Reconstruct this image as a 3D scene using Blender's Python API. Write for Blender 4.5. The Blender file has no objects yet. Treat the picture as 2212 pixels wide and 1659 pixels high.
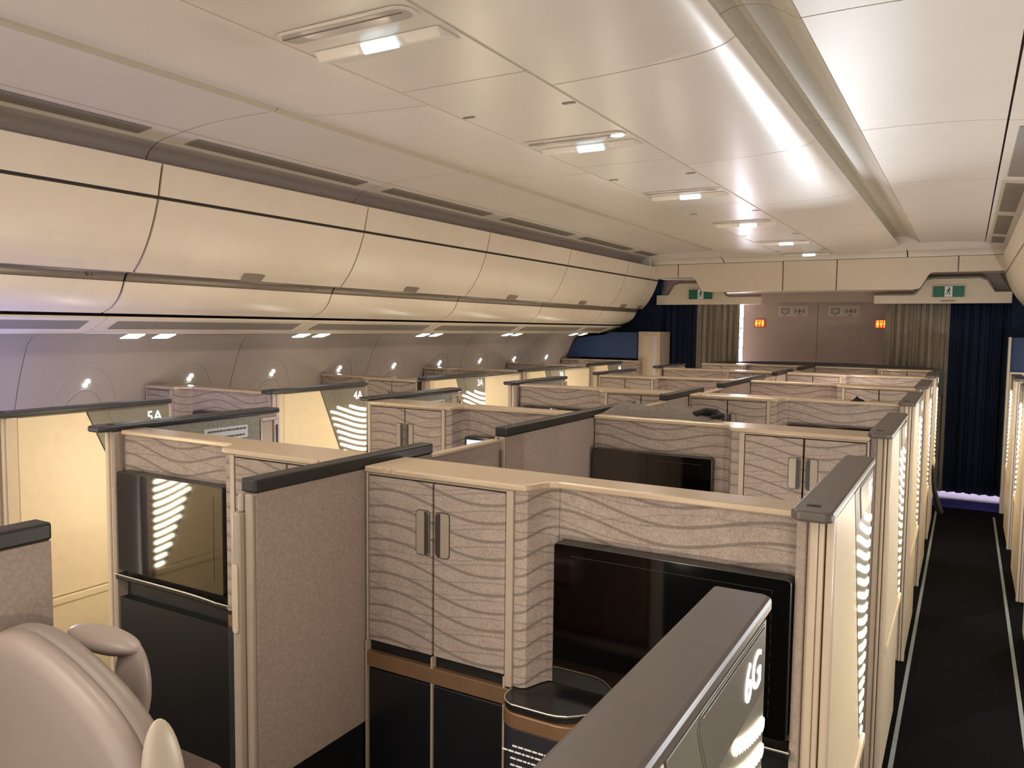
import bpy, bmesh, math, random
from mathutils import Vector, Matrix
random.seed(7)
SC = bpy.context.scene
COL = SC.collection
PI = math.pi
P = 1.3135            # seat pitch along the cabin
Y0 = 1.50             # front plane of the cabinets in row five

# ------------------------------------------------------------------ materials
def new_mat(name):
    m = bpy.data.materials.new(name); m.use_nodes = True
    nt = m.node_tree; b = nt.nodes['Principled BSDF']
    return m, nt, b
def node(nt, t, **kw):
    n = nt.nodes.new(t)
    for k, v in kw.items(): setattr(n, k, v)
    return n
def math_n(nt, op, a, b=None, c=None):
    n = nt.nodes.new('ShaderNodeMath'); n.operation = op
    for i, v in enumerate((a, b, c)):
        if v is None: continue
        if isinstance(v, (int, float)): n.inputs[i].default_value = v
        else: nt.links.new(v, n.inputs[i])
    return n.outputs[0]
def plain(name, col, rough=.5, metal=0., spec=.5, var=.06, scale=30., bump=0., coat=0.):
    m, nt, b = new_mat(name)
    tc = node(nt, 'ShaderNodeTexCoord'); nz = node(nt, 'ShaderNodeTexNoise')
    nz.inputs['Scale'].default_value = scale; nz.inputs['Detail'].default_value = 4
    nt.links.new(tc.outputs['Object'], nz.inputs['Vector'])
    rp = node(nt, 'ShaderNodeValToRGB')
    rp.color_ramp.elements[0].position = .3; rp.color_ramp.elements[1].position = .7
    rp.color_ramp.elements[0].color = tuple(c*(1-var) for c in col)+(1,)
    rp.color_ramp.elements[1].color = tuple(min(1, c*(1+var)) for c in col)+(1,)
    nt.links.new(nz.outputs['Fac'], rp.inputs['Fac']); nt.links.new(rp.outputs['Color'], b.inputs['Base Color'])
    b.inputs['Roughness'].default_value = rough; b.inputs['Metallic'].default_value = metal
    b.inputs['Specular IOR Level'].default_value = spec
    if coat: b.inputs['Coat Weight'].default_value = coat; b.inputs['Coat Roughness'].default_value = .2
    if bump:
        bp = node(nt, 'ShaderNodeBump'); bp.inputs['Strength'].default_value = bump; bp.inputs['Distance'].default_value = .002
        n2 = node(nt, 'ShaderNodeTexNoise'); n2.inputs['Scale'].default_value = scale*6
        nt.links.new(tc.outputs['Object'], n2.inputs['Vector'])
        nt.links.new(n2.outputs['Fac'], bp.inputs['Height']); nt.links.new(bp.outputs['Normal'], b.inputs['Normal'])
    return m
def emit(name, col, strength):
    m, nt, b = new_mat(name)
    b.inputs['Base Color'].default_value = (.02, .02, .02, 1)
    b.inputs['Emission Color'].default_value = col+(1,); b.inputs['Emission Strength'].default_value = strength
    return m
def wave_fabric(name):
    m, nt, b = new_mat(name)
    tc = node(nt, 'ShaderNodeTexCoord'); sp = node(nt, 'ShaderNodeSeparateXYZ')
    nt.links.new(tc.outputs['Object'], sp.inputs[0])
    u = math_n(nt, 'ADD', sp.outputs['X'], sp.outputs['Y']); z = sp.outputs['Z']
    def lines(lam, amp, ph, spacing, width, tilt):
        s = math_n(nt, 'SINE', math_n(nt, 'ADD', math_n(nt, 'MULTIPLY', u, 2*PI/lam), ph))
        h = math_n(nt, 'ADD', z, math_n(nt, 'MULTIPLY', s, -amp))
        h = math_n(nt, 'ADD', h, math_n(nt, 'MULTIPLY', u, tilt))
        f = math_n(nt, 'FRACT', math_n(nt, 'ADD', math_n(nt, 'DIVIDE', h, spacing), 100.))
        d = math_n(nt, 'ABSOLUTE', math_n(nt, 'SUBTRACT', f, .5))
        r = node(nt, 'ShaderNodeMapRange'); r.inputs['From Min'].default_value = width*.55; r.inputs['From Max'].default_value = width
        r.inputs['To Min'].default_value = 1; r.inputs['To Max'].default_value = 0
        nt.links.new(d, r.inputs['Value']); return r.outputs['Result']
    l1 = lines(.50, .021, .6, .0415, .105, .02)
    l2 = math_n(nt, 'MULTIPLY', lines(.62, .020, 3.4, .0415, .055, .03), .6)
    l3 = math_n(nt, 'MULTIPLY', lines(.41, .008, 1.0, .083, .025, -.10), .4)
    ln = math_n(nt, 'MINIMUM', math_n(nt, 'ADD', math_n(nt, 'ADD', l1, l2), l3), 1.)
    nz = node(nt, 'ShaderNodeTexNoise'); nz.inputs['Scale'].default_value = 230; nz.inputs['Detail'].default_value = 3
    nt.links.new(tc.outputs['Object'], nz.inputs['Vector'])
    n2 = node(nt, 'ShaderNodeTexNoise'); n2.inputs['Scale'].default_value = 28; n2.inputs['Detail'].default_value = 5
    nt.links.new(tc.outputs['Object'], n2.inputs['Vector'])
    g = math_n(nt, 'ADD', math_n(nt, 'MULTIPLY', nz.outputs['Fac'], .7), math_n(nt, 'MULTIPLY', n2.outputs['Fac'], .3))
    rp = node(nt, 'ShaderNodeValToRGB'); rp.color_ramp.elements[0].position = .36; rp.color_ramp.elements[1].position = .64
    rp.color_ramp.elements[0].color = (.255, .200, .168, 1); rp.color_ramp.elements[1].color = (.365, .300, .258, 1)
    nt.links.new(g, rp.inputs['Fac'])
    mx = node(nt, 'ShaderNodeMixRGB'); mx.inputs['Color2'].default_value = (.105, .080, .066, 1)
    nt.links.new(math_n(nt, 'MULTIPLY', ln, .62), mx.inputs['Fac']); nt.links.new(rp.outputs['Color'], mx.inputs['Color1'])
    nt.links.new(mx.outputs['Color'], b.inputs['Base Color'])
    b.inputs['Roughness'].default_value = .75; b.inputs['Specular IOR Level'].default_value = .25
    bp = node(nt, 'ShaderNodeBump'); bp.inputs['Strength'].default_value = .25; bp.inputs['Distance'].default_value = .002
    nt.links.new(nz.outputs['Fac'], bp.inputs['Height']); nt.links.new(bp.outputs['Normal'], b.inputs['Normal'])
    return m
def grille_mat(name, c0, c1):
    m, nt, b = new_mat(name)
    tc = node(nt, 'ShaderNodeTexCoord'); sp = node(nt, 'ShaderNodeSeparateXYZ')
    nt.links.new(tc.outputs['Object'], sp.inputs[0])
    f = math_n(nt, 'FRACT', math_n(nt, 'ADD', math_n(nt, 'MULTIPLY', sp.outputs['Y'], 85.), 100.))
    k = math_n(nt, 'GREATER_THAN', f, .45)
    mx = node(nt, 'ShaderNodeMixRGB'); mx.inputs['Color1'].default_value = c0+(1,); mx.inputs['Color2'].default_value = c1+(1,)
    nt.links.new(k, mx.inputs['Fac']); nt.links.new(mx.outputs['Color'], b.inputs['Base Color'])
    b.inputs['Roughness'].default_value = .6
    return m

M = dict(
    beige=plain('beige_plastic', (.66, .55, .38), .42, var=.03),
    post=plain('beige_post', (.55, .45, .34), .35, var=.03),
    frame=plain('taupe_frame', (.36, .29, .225), .42, var=.04),
    handle=plain('taupe_handle', (.27, .22, .175), .45, var=.03),
    ledge=plain('champagne_ledge', (.47, .365, .255), .28, metal=.15, var=.03),
    wave=wave_fabric('wave_pattern_fabric'),
    fabric=plain('taupe_felt', (.33, .262, .222), .85, spec=.2, var=.12, scale=140, bump=.2),
    felt=plain('grey_felt', (.24, .235, .21), .85, spec=.2, var=.2, scale=120, bump=.2),
    cap=plain('charcoal_cap', (.022, .021, .019), .42, spec=.35, var=.05),
    capbrown=plain('sheen_brown_cap', (.105, .088, .080), .36, var=.04),  # brown grey paints the lit sheen into the dark aisle wall caps
    capdark=plain('navy_black_cap', (.028, .031, .036), .30, var=.05),
    wavepanel=plain('olive_grey_panel', (.135, .125, .10), .45, var=.03),
    plate=plain('olive_plate', (.15, .14, .118), .30, var=.03),
    dark=plain('black_lower', (.0045, .0048, .0055), .45, var=.1),
    navy=plain('navy_black_door', (.006, .0065, .008), .35, var=.1),
    console=plain('charcoal_console', (.018, .018, .022), .45, var=.1),
    bronze=plain('bronze_strip', (.24, .14, .075), .38, metal=.5, var=.06),
    glass=plain('black_screen', (.16, .155, .145), .05, metal=1., var=.02),
    bezel=plain('black_bezel', (.010, .010, .010), .25, var=.05),
    white=plain('white_print', (.80, .80, .80), .5, var=.02),
    inkdark=plain('dark_print', (.035, .03, .03), .5, var=.02),
    sticker=plain('pale_sticker', (.50, .54, .56), .5, var=.03),
    metal=plain('brushed_edge', (.55, .50, .42), .30, metal=.6, var=.03),
    ceil=plain('satin_ceiling', (.70, .63, .555), .30, var=.015, scale=6),
    ceil2=plain('matt_ceiling', (.68, .61, .535), .45, var=.015, scale=6),
    slot=plain('olive_slot', (.56, .49, .37), .5, var=.03),
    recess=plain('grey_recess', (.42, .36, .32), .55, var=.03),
    bin=plain('bin_plastic', (.70, .61, .50), .36, var=.02, scale=8),
    bindark=plain('dark_gap', (.03, .024, .02), .6, var=.05),
    rail=plain('grey_rail', (.20, .165, .135), .35, metal=.3, var=.04),
    side=plain('sidewall_plastic', (.40, .345, .30), .45, var=.02, scale=10),
    lightside=plain('light_sidewall', (.62, .55, .46), .45, var=.02),
    latch=plain('taupe_latch', (.25, .20, .155), .4, var=.04),
    carpet=plain('black_carpet', (.0032, .0032, .0036), .9, spec=.06, var=.35, scale=60, bump=.4),
    bluelitcarpet=plain('blue_lit_carpet', (.035, .04, .22), .9, spec=.1, var=.15, scale=60),  # blue light on the floor put into the carpet colour
    vinyl=plain('pale_vinyl', (.52, .49, .58), .5, var=.05),
    strip=plain('grey_green_strip', (.20, .235, .22), .5, var=.08),
    blue=plain('blue_board', (.020, .045, .125), .6, var=.06),
    curblue=plain('blue_curtain', (.013, .022, .046), .85, spec=.15, var=.15),
    curbeige=plain('beige_curtain', (.30, .26, .21), .8, spec=.2, var=.08),
    bulk=plain('bulkhead_laminate', (.36, .28, .225), .5, var=.03),
    placard=plain('placard_plate', (.46, .375, .31), .5, var=.03),
    header=plain('header_panel', (.66, .56, .44), .42, var=.02, scale=8),
    green=plain('exit_green', (.006, .13, .075), .4, var=.03),
    shell=plain('seat_shell', (.31, .25, .22), .42, var=.03, scale=8),
    rim=plain('seat_rim', (.21, .168, .142), .45, var=.03),
    cream=plain('cream_plastic', (.46, .385, .30), .42, var=.03, scale=8),
    leather=plain('brown_leather', (.075, .045, .034), .5, var=.1, scale=60, bump=.2),
    blanket=plain('grey_blanket', (.15, .128, .112), .9, spec=.15, var=.12, scale=50, bump=.4),
    black=plain('black_cloth', (.006, .006, .006), .8, var=.2),
    ventL=grille_mat('vent_slats', (.30, .26, .215), (.16, .135, .11)),
    wavelight=emit('wave_lamp', (1., .85, .60), 24.),
    sign=emit('lit_sign', (.62, .86, 1.), 1.9),
    undersign=emit('white_light', (.92, .97, 1.), 5.),
    signmark=emit('lit_sign_mark', (1., 1., 1.), 3.),
    numlight=emit('number_light', (1., .97, .9), 2.2),
    led=emit('window_gap_daylight', (1., 1., 1.), 7.),
    red=emit('red_led', (1., .012, .004), 3.2),
    amber=emit('amber_led', (1., .40, .03), 2.4),
    bluescreen=emit('lit_screen', (.42, .46, 1.), 1.6),
    galley=emit('galley_glow', (.90, .87, 1.), 45.),
    amberlamp=emit('white_lamp', (1., .93, .8), 8.),
)

# ------------------------------------------------------------------ mesh helpers
class MB:
    def __init__(s, mir=1): s.v = []; s.f = []; s.m = mir
    def add(s, vs, fs):
        o = len(s.v); s.v += [(x*s.m, y, z) for x, y, z in vs]; s.f += [tuple(i+o for i in f) for f in fs]
    def box(s, x0, x1, y0, y1, z0, z1):
        s.add([(x, y, z) for x in (x0, x1) for y in (y0, y1) for z in (z0, z1)],
              [(0, 1, 3, 2), (4, 6, 7, 5), (0, 4, 5, 1), (2, 3, 7, 6), (0, 2, 6, 4), (1, 5, 7, 3)])
    def prism(s, poly, ax, a0, a1):
        n = len(poly)
        def pt(p, a): return {'z': (p[0], p[1], a), 'y': (p[0], a, p[1]), 'x': (a, p[0], p[1])}[ax]
        s.add([pt(p, a0) for p in poly]+[pt(p, a1) for p in poly],
              [tuple(range(n)), tuple(range(2*n-1, n-1, -1))]+[(i, (i+1) % n, n+(i+1) % n, n+i) for i in range(n)])
    def tube(s, pts, r, n=8):
        rings = []
        for i, p in enumerate(pts):
            p = Vector(p); a = Vector(pts[max(0, i-1)]); b = Vector(pts[min(len(pts)-1, i+1)])
            t = (b-a).normalized(); q = t.orthogonal().normalized(); w = t.cross(q)
            if i and rings:
                q = (prevq - t*prevq.dot(t)).normalized(); w = t.cross(q)
            prevq = q
            rr = r[i] if isinstance(r, (list, tuple)) else r
            rings.append([tuple(p+q*rr*math.cos(2*PI*k/n)+w*rr*math.sin(2*PI*k/n)) for k in range(n)])
        vs = [v for R in rings for v in R]; fs = []
        for i in range(len(rings)-1):
            for k in range(n): fs.append((i*n+k, i*n+(k+1) % n, (i+1)*n+(k+1) % n, (i+1)*n+k))
        fs += [tuple(range(n)), tuple(range(len(vs)-1, len(vs)-n-1, -1))]
        s.add(vs, fs)
    def loft(s, rings, cap=True):
        n = len(rings[0]); vs = [v for R in rings for v in R]; fs = []
        for i in range(len(rings)-1):
            for k in range(n): fs.append((i*n+k, i*n+(k+1) % n, (i+1)*n+(k+1) % n, (i+1)*n+k))
        if cap: fs += [tuple(range(n)), tuple(range(len(vs)-1, len(vs)-n-1, -1))]
        s.add(vs, fs)
    def disc(s, c, r, axis, n=6, sy=1.):
        vs = []
        for k in range(n):
            a = 2*PI*k/n+.3; p, q = r*math.cos(a), r*math.sin(a)*sy
            vs.append({'x': (c[0], c[1]+p, c[2]+q), 'y': (c[0]+p, c[1], c[2]+q), 'z': (c[0]+p, c[1]+q, c[2])}[axis])
        s.add(vs, [tuple(range(n))])
    def mesh(s, name, mat, smooth=False, recalc=True):
        me = bpy.data.meshes.new(name); me.from_pydata(s.v, [], s.f)
        if recalc:
            bm = bmesh.new(); bm.from_mesh(me); bmesh.ops.recalc_face_normals(bm, faces=bm.faces); bm.to_mesh(me); bm.free()
        me.materials.append(mat)
        if smooth:
            me.polygons.foreach_set('use_smooth', [True]*len(me.polygons))
            if smooth == 'auto': me.set_sharp_from_angle(angle=.6)
        me.update(); return me
CACHE = {}
def cached(key, fn):
    if key not in CACHE: CACHE[key] = fn()
    return CACHE[key]
def put(name, me, parent=None, loc=(0, 0, 0), rot=None, bev=0., seg=2, label=None):
    o = bpy.data.objects.new(name, me); COL.objects.link(o)
    o.location = loc
    if rot: o.rotation_euler = rot
    if parent: o.parent = parent
    if bev:
        b = o.modifiers.new('edge', 'BEVEL'); b.width = bev; b.segments = seg; b.limit_method = 'ANGLE'; b.angle_limit = .6
        b.harden_normals = False
    if label: o['label'] = label
    return o
def tag(o, label, cat, group=None):
    o['label'] = label; o['category'] = cat
    if group: o['group'] = group
    return o
def struct(o): o['kind'] = 'structure'; return o
def thing(name, label, cat, loc=(0, 0, 0), group=None):
    o = bpy.data.objects.new(name, None); COL.objects.link(o); o.location = loc
    return tag(o, label, cat, group)
def sroot(name, loc=(0, 0, 0)):
    o = bpy.data.objects.new(name, None); COL.objects.link(o); o.location = loc
    return struct(o)
def spline(a, n=4):
    out = []
    for i in range(len(a)-1):
        p0 = a[max(0, i-1)]; p1 = a[i]; p2 = a[i+1]; p3 = a[min(len(a)-1, i+2)]
        for j in range(n):
            t_ = j/n
            out.append(tuple(.5*((2*p1[c])+(-p0[c]+p2[c])*t_+(2*p0[c]-5*p1[c]+4*p2[c]-p3[c])*t_*t_+(-p0[c]+3*p1[c]-3*p2[c]+p3[c])*t_**3) for c in (0, 1)))
    return out+[a[-1]]
def thick(prof, t):
    """closed outline: the profile and its copy pushed t to the left-hand side"""
    out = []
    for i, p in enumerate(prof):
        a = Vector(prof[max(0, i-1)]); b = Vector(prof[min(len(prof)-1, i+1)]); d = (b-a).normalized()
        out.append((p[0]-d.y*t, p[1]+d.x*t))
    return list(prof)+out[::-1]
def rrect(w, h, r, n=5):
    pts = []
    for cx, cy, a0 in ((w/2-r, h/2-r, 0), (-w/2+r, h/2-r, PI/2), (-w/2+r, -h/2+r, PI), (w/2-r, -h/2+r, 1.5*PI)):
        for i in range(n+1):
            a = a0+i*PI/2/n; pts.append((cx+r*math.cos(a), cy+r*math.sin(a)))
    return pts
def text_mesh(body, size, mat, extrude=.0006):
    def mk():
        c = bpy.data.curves.new('lettering', 'FONT'); c.body = body; c.size = size; c.extrude = extrude
        c.align_x = 'CENTER'; c.align_y = 'CENTER'; c.resolution_u = 3
        o = bpy.data.objects.new('lettering', c); COL.objects.link(o)
        dg = bpy.context.evaluated_depsgraph_get(); me = bpy.data.meshes.new_from_object(o.evaluated_get(dg))
        bpy.data.objects.remove(o); bpy.data.curves.remove(c)
        me.materials.clear(); me.materials.append(mat); return me
    return cached(('text', body, size, mat.name), mk)
ROT_PX = (PI/2, 0, PI/2)       # lettering on a face that looks towards +X
ROT_NX = (PI/2, 0, -PI/2)
ROT_NY = (PI/2, 0, 0)
ROT_PY = (PI/2, 0, PI)

# ------------------------------------------------------------------ camera
Rr = None
def camera():
    yaw, pit, rol = math.radians(29.92926), math.radians(4.08925), math.radians(.63274)
    f = Vector((-math.sin(yaw)*math.cos(pit), math.cos(yaw)*math.cos(pit), -math.sin(pit)))
    r0 = Vector((math.cos(yaw), math.sin(yaw), 0)); u0 = r0.cross(f)
    r = r0*math.cos(rol)+u0*math.sin(rol); u = u0*math.cos(rol)-r0*math.sin(rol)
    cd = bpy.data.cameras.new('camera'); co = bpy.data.objects.new('camera', cd); COL.objects.link(co)
    mw = Matrix.Identity(4)
    for i in range(3): mw[i][0] = r[i]; mw[i][1] = u[i]; mw[i][2] = -f[i]
    mw[2][3] = 1.6
    co.matrix_world = mw
    cd.sensor_fit = 'HORIZONTAL'; cd.sensor_width = 36.; cd.lens = 1704.63/2212*36.; cd.clip_start = .02
    SC.camera = co
camera()

ROWWORD = {-1: 'sixth', 0: 'fifth', 1: 'fourth', 2: 'third', 3: 'second', 4: 'first', 5: 'front'}
ORD = ['nearest', 'second', 'third', 'fourth', 'fifth', 'sixth', 'seventh', 'eighth']
def ry(k): return Y0+P*k

# ------------------------------------------------------------------ aisle walls of the suites
def slope(z): return .36+.45*(1.25-z)
def wave_dots(m):
    b = MB(m); x = .0062
    for i in range(23):
        zi = 1.27-.0335*i
        y = .37
        while y < .735:
            t = min(1, max(0, (y-.36)/.40)); c = -.088*t*t*(3-2*t)
            z = zi+c
            if z < 1.148 and y > slope(z)+.022 and z > .545:
                b.disc((x, y, z), .0062+.0032*t, 'x', 6)
            y += .0128
    return b
def wall_meshes(m):
    """m=+1: outer face towards +X; local x=0 is the outer face"""
    d = {}
    b = MB(m); b.box(-.056, -.004, .10, .742, .03, 1.2495); d['core'] = (b.mesh('core', M['frame']), 0)
    b = MB(m); b.prism([(.10, .535), (slope(.535), .535), (slope(1.246), 1.246), (.10, 1.246)], 'x', -.0035, .0035)
    b.box(-.0035, .0035, .10, .742, .03, .50); d['outer_panel'] = (b.mesh('outer_panel', M['beige']), .002)
    b = MB(m); b.prism([(slope(.535)+.004, .535), (.738, .535), (.738, 1.246), (slope(1.246)+.004, 1.246)], 'x', -.0034, .0042)
    d['wave_panel'] = (b.mesh('wave_panel', M['wavepanel']), .0015)
    b = MB(m); b.box(-.003, .014, .10, .742, .503, .532); d['rail'] = (b.mesh('rail', M['beige']), .004)
    b = MB(m); b.box(-.044, -.024, .062, .0995, .0, 1.2495); b.box(-.023, -.013, .056, .0995, 0, 1.2495); b.box(-.011, .004, .062, .0995, 0, 1.2495)
    d['post'] = (b.mesh('post', M['post']), .004)
    b = MB(m); b.box(-.0625, -.0445, .052, .0995, .0, 1.2495); d['jamb'] = (b.mesh('jamb', M['fabric']), .003)
    b = MB(m); b.prism([(-.068, .02), (-.055, .0), (-.004, .0), (.008, .014), (.008, .752), (-.004, .760), (-.068, .760)], 'z', 1.2505, 1.271)
    d['cap'] = (b.mesh('cap', M['capbrown']), .006)
    d['cap2'] = (cached(('capd', m), lambda: _recol(d['cap'][0], M['capdark'])), .006)
    b = MB(m); b.box(-.046, -.022, .052, .066, 1.2705, 1.2725); b.disc((-.034, .059, 1.273), .004, 'z', 8); d['button'] = (b.mesh('button', M['dark']), 0)
    b = MB(m); zt = 1.241; zb = 1.163
    b.prism([(.462+.03, zb), (.722, zb), (.722, zt), (.462, zt), (.455, zt-.012)], 'x', .0042, .0066)
    b.prism([(.459+.03, zb-.003), (.725, zb-.003), (.725, zt+.003), (.459, zt+.003), (.4515, zt-.012)], 'x', .0042, .0052)
    d['number_plate'] = (b.mesh('number_plate', M['plate']), .0015)
    d['wave_lights'] = (wave_dots(m).mesh('wave_lights', M['wavelight'], recalc=False), 0)
    b = MB(m); b.box(-.0605, -.0565, .101, .66, .32, 1.2495); d['lining'] = (b.mesh('lining', M['felt']), 0)
    b = MB(m); b.box(-.050, -.010, .7425, .758, .05, 1.2495); b.box(-.064, -.0565, .664, .671, .10, 1.235); b.box(-.064, -.0565, .671, .758, 1.224, 1.236)
    b.box(-.064, -.0565, .732, .758, .10, 1.224); d['door_edge'] = (b.mesh('door_edge', M['metal']), .002)
    b = MB(m); b.prism([(.745+p[0], 1.12+p[1]) for p in rrect(.012, .17, .0055)], 'x', -.0652, -.063); d['handle'] = (b.mesh('handle', M['bindark']), 0)
    b = MB(m); b.prism([(.50+p[0], 1.195+p[1]) for p in rrect(.20, .048, .006)], 'x', -.0625, -.0605); d['sticker'] = (b.mesh('sticker', M['sticker']), 0)
    b = MB(m); rnd = random.Random(3)
    for zc in (1.207, 1.183):
        y = .415
        while y < .58:
            w = rnd.uniform(.006, .016); b.box(-.0632, -.0624, y, min(y+w, .59), zc-.0035, zc+.0035); y += w+.003
    d['sticker_print'] = (b.mesh('print', M['inkdark']), 0)
    b = MB(m); b.box(-.046, -.022, .762, 1.296, .06, 1.228); d['door'] = (b.mesh('door', M['beige']), .003)
    b = MB(m); b.box(-.050, -.018, .762, 1.30, 1.2285, 1.238); b.box(-.050, -.018, 1.297, 1.306, .06, 1.2285); d['door_frame'] = (b.mesh('door_frame', M['metal']), .002)
    return d
def _recol(me, mat):
    n = me.copy(); n.materials.clear(); n.materials.append(mat); return n
def suite_wall(side, k, X, m, label, number=None, door=False, inner=False):
    d = cached(('wall', m), lambda: wall_meshes(m))
    t = thing('suite_aisle_wall', label, 'suite wall', (X, ry(k)+(.055 if k < 0 and side == 'G' else 0), 0), 'aisle walls of the seat suites')
    def p(n, key=None, par=t, label=None): me, bv = d[key or n]; return put(n, me, par, bev=bv, label=label)
    p('core'); p('outer_panel'); p('rail'); p('post'); p('jamb')
    c = p('cap', 'cap2' if inner or side == 'A' else 'cap'); p('button', par=c)
    w = p('wave_panel'); p('wave_lights', par=w, label='glowing warm white wave lights')
    pl = p('number_plate')
    if number:
        put('seat_number', text_mesh(number, .064, M['numlight']), pl, (m*.0072, .664, 1.201), ROT_PX if m > 0 else ROT_NX, label='lit white seat number '+number)
    p('lining'); de = p('door_edge'); p('handle', par=de)
    if inner:
        s = p('sticker', label='pale sticker with two lines of print'); put('print', d['sticker_print'][0], s)
    if door:
        dd = p('door', label='closed beige door'); p('door_frame', par=dd)
    return t
XG, XD, XA, XK = -.203, -2.438, -3.03, .322
for k in range(-1, 5):
    n = str(5-k)
    suite_wall('A', k, XA, 1, 'beige wall of window suite %sA with glowing wave lights at the left aisle' % n, n+'A', door=(k in (2, 3)))
for k in range(-1, 5):
    pos = ORD[k+1]
    suite_wall('G', k, XG, 1, 'beige wall of suite %dG with sheen-brown cap beside right aisle, %s from camera' % (5-k, pos) if k >= 0 else 'wall of suite 6G with dark cap and wave lights in the foreground', '%dG' % (5-k))
for k in range(-1, 5):
    suite_wall('D', k, XD, -1, 'navy capped felt wall of middle suite %dD along left aisle with pale sticker' % (5-k), None, inner=True)
for k, w in ((2, 'nearest of three'), (3, 'second of three'), (4, 'farthest of three')):
    suite_wall('K', k, XK, -1, 'beige wall of a window suite on the right of the right aisle, %s' % w)

# ------------------------------------------------------------------ cabinets between the suites
def unit_meshes(m, w, T, wide):
    """cabinet with two doors from u=0 to w, recessed panel from w to T; local y=0 is the door front"""
    d = {}
    hw = (w-.03)/2
    S = [(w-.005, .004), (w+.012, .004), (w+.024, .010), (w+.032, .028), (w+.040, .052), (w+.050, .070), (w+.068, .080)]
    # ledge
    b = MB(m)
    b.prism([(.002, -.008), (w+.008, -.008), (w+.024, -.004), (w+.034, .010), (w+.044, .040), (w+.054, .058), (w+.072, .068), (T, .068), (T, .158), (.002, .158)], 'z', 1.2405, 1.2555)
    d['ledge'] = (b.mesh('ledge', M['ledge']), .004, 3)
    b = MB(m)
    for u in (.065, .090): b.box(u-.006, u+.006, -.0105, -.0065, 1.243, 1.2565)
    d['clips'] = (b.mesh('clips', M['ledge']), .001, 1)
    b = MB(m); b.box(.002, w-.006, .012, .157, .812, 1.240); d['carcass'] = (b.mesh('carcass', M['bindark']), 0, 1)
    b = MB(m); b.box(.002, .008, -.002, .0115, .812, 1.240); b.box(w-.024, w-.006, -.003, .0115, .790, 1.240); b.box(.008, w-.024, -.001, .0115, 1.2345, 1.240)
    d['frame'] = (b.mesh('frame', M['frame']), .0015, 1)
    for i, (a, c) in enumerate(((.0105, .0105+hw-.008), (.0105+hw-.002, w-.0265))):
        b = MB(m); b.box(a, c, -.001, .0115, .815, 1.231); d['door%d' % i] = (b.mesh('door', M['wave']), .002, 2)
        e = c-.006-.019 if i == 0 else a+.006+.019
        b = MB(m); b.prism([(e+p[0], 1.111+p[1]) for p in rrect(.0415, .1095, .010)], 'y', -.0025, .0); d['hole%d' % i] = (b.mesh('recess', M['bindark']), 0, 1)
        b = MB(m); b.prism([(e+p[0], 1.111+p[1]) for p in rrect(.038, .106, .009)], 'y', -.0035, -.0024); d['handle%d' % i] = (b.mesh('handle', M['handle']), .001, 1)
        s = 1 if i == 0 else -1
        q = [(e+s*.005, -.052), (e+s*.012, -.052), (e+s*.018, -.045), (e+s*.018, .045), (e+s*.012, .052), (e+s*.005, .052)]
        b = MB(m); b.prism([(x, 1.111+z) for x, z in q], 'y', -.0042, -.0036); d['recess%d' % i] = (b.mesh('recess', M['bindark']), 0, 1)
        b = MB(m); b.box(a, c, -.001, .0115, .03, .742); d['low%d' % i] = (b.mesh('lower_door', M['navy']), .002, 1)
    b = MB(m); b.prism(S+[(w+.068, .157), (w-.005, .157)], 'z', .792, 1.2398); d['column'] = (b.mesh('column', M['wave'], 'auto'), 0, 1)
    b = MB(m); b.box(w+.0685, T, .080, .157, .792, 1.2398); d['panel'] = (b.mesh('panel', M['wave']), .001, 1)
    b = MB(m); b.box(.002, w-.006, .012, .157, 0, .8115); b.box(w-.006, T, .081, .157, 0, .7915); d['base'] = (b.mesh('base', M['dark']), 0, 1)
    b = MB(m); b.box(.008, w-.006, -.005, .0115, .748, .786); d['bronze_strip'] = (b.mesh('bronze_strip', M['bronze']), .001, 1)
    b = MB(m)
    for u in (.004, hw+.0055, w-.0245): b.box(u-.0025, u+.0025, -.0045, .0115, .03, .812)
    d['seam'] = (b.mesh('seam', M['frame']), 0, 1)
    # side console under the screen
    cw = .16 if wide else -.01; dp = .05 if wide else .004
    out = [(w-.004, .078), (w-.004, .05-dp)]
    for i in range(7):
        a = PI+i*PI/2/6; out.append((w+.046+.05*math.cos(a), .05-dp-.02+.05*math.sin(a)))
    for i in range(7):
        a = -PI/2+i*PI/2/6; out.append((w+.036+cw-.06+.06*math.cos(a), .05-dp-.02+.01+.06*math.sin(a)))
    out += [(w+.036+cw, .078)]
    if not wide: out = [(w-.004, .078), (w-.004, .006)]+[(w+.012+.022*math.sin(a*PI/12), .028-.022*math.cos(a*PI/12)) for a in range(7)]+[(w+.034, .078)]
    b = MB(m); b.prism(out, 'z', .0, .738); d['console'] = (b.mesh('console', M['console']), .002, 1)
    cx = w+.046; sc = lambda p, g: (cx+(p[0]-cx)*g, p[1]*g if p[1] < 0 else p[1])
    b = MB(m); b.prism([sc(p, 1.04) for p in out], 'z', .7385, .772); d['console_strip'] = (b.mesh('console_strip', M['bronze']), .002, 1)
    lip = [sc(p, 1.0) for p in out[1:8]]+spline([(w+.09, out[7][1]), (w+.16, min(.03, out[7][1]+.012)), (w+.26, .035), (w+.40, .036), (T, .036)], 4)
    b = MB(m); b.tube([(x, y-.001, .790) for x, y in lip], .0016, 6); d['tray_edge'] = (b.mesh('edge', M['metal']), 0, 1)
    b = MB(m); b.prism([(w-.004, .079)]+lip+[(T, .079)], 'z', .7725, .790); d['tray'] = (b.mesh('tray', M['bezel']), .004, 2)
    b = MB(m); b.box(w+.05+cw, T-.004, .05, .0795, .0, .71); d['footwell'] = (b.mesh('footwell', M['dark']), 0, 1)
    return d
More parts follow.
